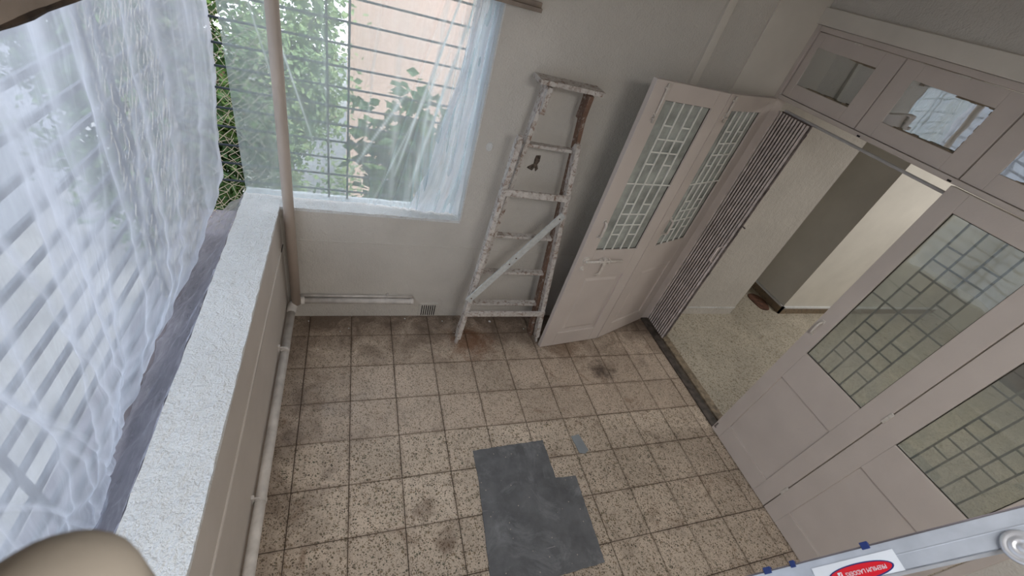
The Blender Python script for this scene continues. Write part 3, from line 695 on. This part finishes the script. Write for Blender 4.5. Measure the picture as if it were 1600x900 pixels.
CREASE = [(.66, .74, .026, .016, .34), (.70, .79, .018, .006, .40), (.86, .885, .020, .012, .22), (.93, .95, .024, .010, .25), (.58, .72, .012, .005, .38), (.995, .995, .006, .008, .3),
          (.50, .69, .012, .004, .35), (.42, .62, .010, .004, .32), (.38, .66, .010, .003, .35), (.30, .50, .010, .004, .3), (.34, .40, .008, .005, .28), (.25, .60, .010, .003, .3), (.20, .33, .008, .004, .3),
          (.62, .60, .012, .005, .3), (.78, .84, .015, .006, .25), (.15, .45, .008, .003, .3), (.55, .56, .010, .006, .22), (.46, .48, .010, .003, .28), (.74, .70, .010, .003, .28)]
sheet('plastic_sheet', left_sheet, 320, 110, M['film'], 'large milky plastic sheet hanging outside the left parapet')
def tail_sheet(u, v):      # slack end of the film lying on the ledge outside the parapet
    y = -1.1+3.78*u; z0 = .935
    x = XO-.004-.25*v; z = z0-(.36-.10*u**6)*v**.8
    z += .018*N(y*11, v*4, 1)+.010*N(y*34, v*9, 4)+.012*math.sin(y*23+v*6)*.5
    x -= .02*N(y*9, v*3, 9)*v
    return (min(x, XO-.006), y, max(z, .575))
sheet('plastic_sheet', tail_sheet, 260, 26, M['film4'], 'crumpled slack plastic lying on the ledge against the parapet')
def back_sheet(u, v):
    xt = -.615+(.722+.615)*u; xb = -.600+(.690+.600)*u
    if u > .55: xb += 0
    z = 2.42+(.948-2.42)*v; x = xt+(xb-xt)*v
    a = .3+.7*u
    y = 2.612+.005*math.sin(u*17+3*N(u*3, v))+.004*N(u*30, v*4, 2)
    r_ = max(0, min(1, (u-(.86-.20*v))/.10))
    y += r_*(.014*math.sin(u*160+6*N(u*6, v*2, 3))+.012*N(u*80, v*5, 4)+.008*N(u*30, v*20, 6))-.02*r_
    for (c0, c1, amp) in ((.82, .58, .014), (.86, .66, .012), (.60, .42, .008), (.90, .80, .012), (.50, .55, .006)):
        y -= amp*math.exp(-((u-(c0+(c1-c0)*v))/.007)**2)
    fo = 0
    for (c0, c1, wd, fd, va, vb) in BCREASE:
        if va < v < vb: fo += fd*math.exp(-((u-(c0+(c1-c0)*(v-va)/(vb-va)))/wd)**2)*math.sin(math.pi*(v-va)/(vb-va))**.4
    fo += .22*r_+.16*max(0, min(1, (u-.55)*3))*max(0, N(u*30+v*4, v*5, 2)+.1)
    return (x, y, z, min(fo, .65))
BCREASE = [(.10, .30, .004, .55, .1, .75), (.05, .20, .004, .3, .1, .7), (.70, .44, .007, .45, .45, .88), (.63, .655, .014, .25, .3, 1.0), (.88, .66, .006, .6, .0, .85), (.93, .74, .007, .5, .0, .9),
           (.80, .76, .01, .3, .1, .9), (.97, .82, .006, .4, .1, .9), (.55, .50, .006, .16, .2, .95), (.84, .56, .005, .35, .3, 1.0), (.34, .36, .005, .15, .2, .8)]
sheet('plastic_sheet', back_sheet, 300, 90, M['film2'], 'thin clear plastic sheet over the back window')
def gather_sheet(u, v):
    z = 2.42+(.950-2.42)*v
    l = .60-.10*v-.13*v**2.5; r = .705
    x = l+(r-l)*u; y = 2.575+.020*math.sin(u*17+4*N(u*2, v*2))+.010*N(u*10, v*4, 5)+.020*N(u*6, v*11, 8)*v**2
    x += .008*N(u*6, v*7, 3)*(1 if .02 < u < .98 else .3)-.012*(1-u)*math.sin(v*14)*v
    fo = .3*max(0, N(u*9+v*2, v*3, 6))+.3*max(0, N(u*5, v*16, 2))*v**2+.15*u
    return (min(x, .706), y, z, fo)
sheet('plastic_sheet', gather_sheet, 110, 110, M['film3'], 'bunched folds of plastic gathered against the right window reveal')

# ================================================================ GRILLES
gr = empty('window_grille', (0, 2.68, SZ)); tagk(gr, 'dark steel bar grille behind the plastic in the back window', 'grille')
SC = 2.68/2.62
def barx(a, b, r=.0042): return T([a, b], r, 6)
GZ = [2.5-(2.5-z)*SC for z in (2.42, 2.31, 2.20, 2.095, 1.986, 1.879, 1.768, 1.660, 1.553, 1.449, 1.347, 1.240, 1.130, 1.019)]
for z in GZ:
    obj('bar', T([(-.90, 0, z-SZ), (wx1+.0, 0, z-SZ)], .0062, 6), M['bar'], gr)
for x in (-.141, -.030):
    obj('bar', T([(x, -.009, .0), (x, -.009, 1.6)], .0066, 6), M['bar'], gr)
for x in (-.90, ):
    obj('bar', T([(x, 0, -.3), (x, 0, 1.6)], .008, 6), M['bar'], gr)
gl_ = empty('side_grille', (-.90, 1, .9)); tagk(gl_, 'steel bar grille behind the left plastic sheet', 'grille')
for i in range(17):
    z = 2.42-.113*i; obj('bar', T([(0, -2.2, z-.9), (0, 1.68, z-.9)], .013, 6), M['bar'], gl_)
for y in (.87, 1.99, 2.10, -.3, -.19, .98-.0):
    if y == .98: continue
    obj('bar', T([(.01, y-1, -.32), (.01, y-1, 1.6)], .013, 6), M['bar'], gl_)
# bird net in the corner
bm = bmesh.new(); random.seed(3)
def net(px, py, w_, h_, step):
    # diamond net, strands with slack
    nu = int(w_/step); nv = int(h_/step)
    P = {}
    for i in range(nu+1):
        for j in range(nv+1):
            u = i*step+random.uniform(-.4, .4)*step; v = j*step+random.uniform(-.4, .4)*step
            P[i, j] = Vector((px(u), py(u)+random.uniform(-.012, .012), .60+v))
    for i in range(nu+1):
        for j in range(nv+1):
            for di, dj in ((1, 1), (-1, 1)):
                q = (i+di, j+dj)
                if q in P and (i+j) % 2 == 0 or q in P and random.random() < .5:
                    beam(bm, P[i, j], P[q], .0028, .0028, (.3, .4, .8))
net(lambda u: -.885+u, lambda u: 2.695, .50, 1.85, .036)
net(lambda u: -.885, lambda u: 1.95+u, .74, 1.85, .036)
o = obj('bird_net', bm, M['net']); tagk(o, 'tangled pale bird net in the open gap between the two plastic sheets', 'net', kind='stuff')

# ================================================================ ALUMINIUM LADDER
P0 = Vector((1.051, .036, 2.014)); e1 = (Vector((.868, .084, 1.701))-P0).normalized()
nn = Vector((.256, .967, 0)).normalized(); e2 = -nn; e3 = e1.cross(e2).normalized(); e2 = e3.cross(e1).normalized()
AL = empty('aluminium_ladder'); tagk(AL, 'silver aluminium stepladder with an oval red label at the bottom right', 'ladder')
foot = P0+e1*((P0.z)/(-e1.z)); AL.location = (foot.x, foot.y, 0)
FR = Matrix((( e1.x, e2.x, e3.x, P0.x-foot.x), (e1.y, e2.y, e3.y, P0.y-foot.y), (e1.z, e2.z, e3.z, P0.z), (0, 0, 0, 1)))
def al(name, bm, mat, parent=None, smooth=False, bevel=0):
    bm.transform(FR); return obj(name, bm, mat, parent or AL, smooth, bevel)
W2 = .047; LEN = (P0.z)/(-e1.z)-.04; TOP = -.36
# rail 1: flange facing viewer with a shallow groove and side lip
bm = bmesh.new()
box(bm, TOP, LEN, 0, W2, -.004, 0); box(bm, TOP, LEN, W2-.002, W2, -.026, 0)
box(bm, TOP, LEN, W2*.46, W2*.50, 0, .0006)
al('rail', bm, M['alu'], bevel=.0008)
bm = bmesh.new(); box(bm, TOP, LEN, -.0035, 0.0, -.030, -.0015); al('rail_lip', bm, M['conc'])['label'] = 'dirty weathered side of the rail'
SW = .37
bm = bmesh.new(); box(bm, TOP, LEN, SW, SW+W2, -.004, 0); box(bm, TOP, LEN, SW+W2, SW+W2+.0025, -.030, -.001); box(bm, TOP, LEN, SW, SW+.002, -.026, 0); al('rail', bm, M['alu'])
for i in range(6):
    s = .40+.30*i
    bm = bmesh.new(); A2 = FR @ Vector((s, W2*.3, -.055)); B2 = FR @ Vector((s, SW+W2*.7, -.055)); beam(bm, A2, B2, .05, .022, (0, 0, 1)); obj('step', bm, M['alu'], AL)
bm = bmesh.new(); A2 = FR @ Vector((TOP, 0, -.02)); B2 = FR @ Vector((TOP, SW+W2, -.02)); beam(bm, A2, B2, .16, .03, (0, 0, 1)); obj('top_platform', bm, M['alu'], AL)
for off in (.16, SW-.01):
    a = FR @ Vector((TOP, off, -.09)); b = a+Vector((.75, -.2, -2.30)); b.z = .03
    bm = bmesh.new(); beam(bm, a, b, .03, .02, (0, 1, 0)); obj('rear_leg', bm, M['alu'], AL)
for off in (0, SW): al('rubber_foot', (lambda b_: (box(b_, LEN-.02, LEN+.035, off-.004, off+W2+.004, -.034, .003), b_)[1])(bmesh.new()), M['blue'])
# blue rail clips and dirty upper lip
for s, w_ in ((.236, .011), (.425, .012), (.375, .008)):
    bm = bmesh.new(); box(bm, s, s+w_*1.3, -.009, .0035, -.012, .0012); al('blue_clip', bm, M['blue'], bevel=.001)
# sticker
def ell(cx_, cy_, a_, b_, z0, z1, n=40, rot=0):
    bm = bmesh.new(); p_ = [(cx_+a_*math.cos(t), cy_+b_*math.sin(t)) for t in [2*math.pi*i/n for i in range(n)]]
    va = [bm.verts.new((x, y, z0)) for x, y in p_]; vb = [bm.verts.new((x, y, z1)) for x, y in p_]; bm.faces.new(va); bm.faces.new(vb)
    for i in range(n): bm.faces.new((va[i], va[(i+1) % n], vb[(i+1) % n], vb[i]))
    return bm
LC = (.272, .0345)
bm = bmesh.new(); box(bm, .205, .350, .0125, .0465, .0006, .0010); st = al('label', bm, M['sticker']); st['label'] = 'white label with a red oval'
al('oval_border', ell(LC[0], LC[1], .0560, .0140, .0010, .0013), M['navy'], st)
al('oval', ell(LC[0], LC[1], .0530, .0118, .0013, .0016), M['red'], st)
def text(body, size, pos, name, mat, xs=1.0):
    cu = bpy.data.curves.new(name, 'FONT'); cu.body = body; cu.size = size; cu.align_x = 'CENTER'; cu.align_y = 'CENTER'; cu.extrude = .0001
    o = bpy.data.objects.new(name, cu); bpy.context.collection.objects.link(o); bpy.context.view_layer.update()
    me = bpy.data.meshes.new_from_object(o.evaluated_get(bpy.context.evaluated_depsgraph_get())); bpy.data.objects.remove(o)
    me.transform(FR @ Matrix.Translation((pos[0], pos[1], .0018)) @ Matrix.Diagonal((xs, 1, 1, 1)))
    me.materials.clear(); me.materials.append(mat)
    q = bpy.data.objects.new(name, me); COL.objects.link(q); q.parent = st; return q
text('PREMIUM LADDERS', .0098, (LC[0]-.009, LC[1]), 'lettering', M['sticker'], .82)
bm = bmesh.new(); box(bm, LC[0]+.031, LC[0]+.0385, LC[1]-.0055, LC[1]+.0055, .0016, .0019); al('emblem', bm, M['sticker'], st)
bm = bmesh.new(); beam(bm, (LC[0]+.0325, LC[1]-.004, .0021), (LC[0]+.0370, LC[1]+.004, .0021), .0014, .0004, (0, 0, 1)); al('emblem_bar', bm, M['red'], st)
# spreader arm with pressed round boss
bm = bmesh.new(); cs, ct = .040, .0520
prof = [(.0235, .0022), (.0225, .0040), (.0185, .0046), (.0165, .0034), (.0145, .0034), (.0120, .0052), (.0095, .0052), (.0082, .0030), (.0055, .0030), (.0040, .0042), (.0, .0046)]
n = 40; rings = []
for r_, z_ in prof:
    r_ *= 1.12
    if r_ == 0: rings.append([bm.verts.new((cs, ct, z_))]); continue
    rings.append([bm.verts.new((cs+r_*math.cos(t), ct+r_*math.sin(t), z_)) for t in [2*math.pi*i/n for i in range(n)]])
low = [bm.verts.new((cs+.0264*math.cos(t), ct+.0264*math.sin(t), .0004)) for t in [2*math.pi*i/n for i in range(n)]]
rings = [low]+rings
for a, b in zip(rings, rings[1:]):
    for i in range(n):
        if len(b) == 1: bm.faces.new((a[i], a[(i+1) % n], b[0]))
        else: bm.faces.new((a[i], a[(i+1) % n], b[(i+1) % n], b[i]))
arm = al('spreader_boss', bm, M['chrome'], smooth=True)
bm = bmesh.new()
path = [(.036, .066), (.022, .084), (.008, .098), (-.010, .106), (-.03, .14), (-.06, .19), (-.10, .25)]
wd = [.021, .015, .010, .009, .009, .009, .009]
va = []; 
for (x, y), w_ in zip(path, wd): va.append([bm.verts.new((x-w_, y, .0008)), bm.verts.new((x-w_*.6, y, .0042)), bm.verts.new((x+w_*.6, y, .0042)), bm.verts.new((x+w_, y, .0008))])
for a, b in zip(va, va[1:]):
    for i in range(3): bm.faces.new((a[i], a[i+1], b[i+1], b[i]))
al('spreader_arm', bm, M['chrome'], smooth=True)

# ================================================================ POLE close to the lens
PO = empty('broom_pole', (-.075, .085, 0)); tagk(PO, 'blurred pole with a rounded beige top right in front of the camera', 'pole')
top = Vector((-.0825, .0625, 2.331)); base = Vector((-.02, -.10, 0))
PO.location = base
dd = (base-top).normalized()
def rel(v): return v-base
pts = []; rad = []
for i in range(9):
    t = i/8*math.pi/2; pts.append(rel(top+dd*(.020*(1-math.cos(t)))-dd*.002)); rad.append(max(.0008, .0215*math.sin(t)))
pts.append(rel(top+dd*.055)); rad.append(.0215)
obj('cap', T(pts, rad, 28), M['cap'], PO, True)
obj('shaft', T([rel(top+dd*.05), rel(base+Vector((0, 0, .001)))], .0165, 20), M['handlewood'], PO, True)

# ================================================================ OUTSIDE
o = obj('ground_outside', B(-14, 14, -8, 22, -3.3, -3.2), M['ground']); o['kind'] = 'structure'
def building(name, loc, sx, sy, sz, mat, wins, label):
    b = empty(name, loc); tagk(b, label, 'building')
    obj('wall', B(0, sx, 0, sy, 0, sz), mat, b)
    for (ax, a0, z0, w_, h_) in wins:
        if ax == 'y': f = obj('window', B(a0, a0+w_, -.03, .02, z0, z0+h_), M['palewall'], b); obj('pane', B(a0+.06, a0+w_-.06, -.05, -.02, z0+.06, z0+h_-.06), M['winglass'], f)
        else: f = obj('window', B(sx-.02, sx+.03, a0, a0+w_, z0, z0+h_), M['palewall'], b); obj('pane', B(sx+.02, sx+.05, a0+.06, a0+w_-.06, z0+.06, z0+h_-.06), M['winglass'], f)
    return b
building('pink_building', (-.1, 6.8, -3.2), 7, 4, 9.5, M['pinkwall'], [('y', 2.2, 4.2, 1.1, 1.3), ('y', 4.2, 4.2, 1.1, 1.3), ('y', 2.2, 1.2, 1.1, 1.3)], 'pale pink building beyond the back window')
building('pale_building', (-9.5, -5, -3.2), 4.3, 15, 5.6, M['palewall'], [('x', 3.0, 2.6, 1.3, 1.2), ('x', 6.2, 2.6, 1.3, 1.2), ('x', 9.4, 2.6, 1.3, 1.2)], 'pale building across the yard left of the parapet')
def tree(x, y, z0, h_, crown, nleaf, mat, label, seed, ls=.07, vs_=1.0):
    random.seed(seed); t = empty('tree', (x, y, z0)); tagk(t, label, 'tree')
    bm = bmesh.new(); tube(bm, [(0, 0, 0), (.05, .04, h_*.4), (-.03, .05, h_*.8)], [.10, .075, .04], 10)
    for i in range(9):
        a = random.uniform(0, 6.28); zz = h_*random.uniform(.45, .8); e = Vector((math.cos(a)*crown*.8, math.sin(a)*crown*.8, zz+random.uniform(-.2, .7)))
        tube(bm, [(0, .04, zz-.2), tuple(e*.55+Vector((0, 0, zz*.45))), tuple(e)], [.035, .022, .008], 7)
    obj('trunk', bm, M['bark'], t, True)
    vs = []; fs = []
    cl = [(Vector((random.gauss(0, crown*.42), random.gauss(0, crown*.42), h_*.8+random.gauss(0, vs_*.7)-vs_*.3))) for _ in range(110)]
    for i in range(nleaf):
        c = random.choice(cl)+Vector((random.gauss(0, .13), random.gauss(0, .13), random.gauss(0, .12)))
        d = Vector((random.gauss(0, 1), random.gauss(0, 1), random.gauss(-.3, .6))).normalized(); s_ = d.cross(Vector((random.gauss(0, 1), random.gauss(0, 1), 1))).normalized()
        l_ = ls*random.uniform(.6, 1.3); w_ = l_*.36; nrm = d.cross(s_)*l_*.12; b = len(vs)
        vs += [c, c+d*l_*.5+s_*w_-nrm*0, c+d*l_, c+d*l_*.5-s_*w_, c+d*l_*.5+nrm]
        fs += [(b, b+1, b+4), (b+1, b+2, b+4), (b+2, b+3, b+4), (b+3, b, b+4)]
    me = bpy.data.meshes.new('foliage'); me.from_pydata([tuple(v) for v in vs], [], fs); me.materials.append(mat)
    o = bpy.data.objects.new('foliage', me); COL.objects.link(o); o.parent = t; o['kind'] = 'stuff'
tree(-1.40, 4.35, -3.2, 5.0, .62, 22000, M['leaf'], 'dense green tree close outside the corner of the balcony', 1, .07, 1.25)
tree(-.80, 5.6, -3.2, 5.6, .85, 15000, M['leafpale'], 'lighter green tree behind the left half of the back window', 2, .075, 1.4)
tree(.52, 4.6, -3.2, 4.6, .34, 1100, M['leaf'], 'small dark tree in the middle of the back window', 5, .16, .42)
tree(-3.2, 7.3, -3.2, 4.6, 1.1, 9000, M['leaf'], 'broad tree further off behind the corner', 4, .10, 1.2)
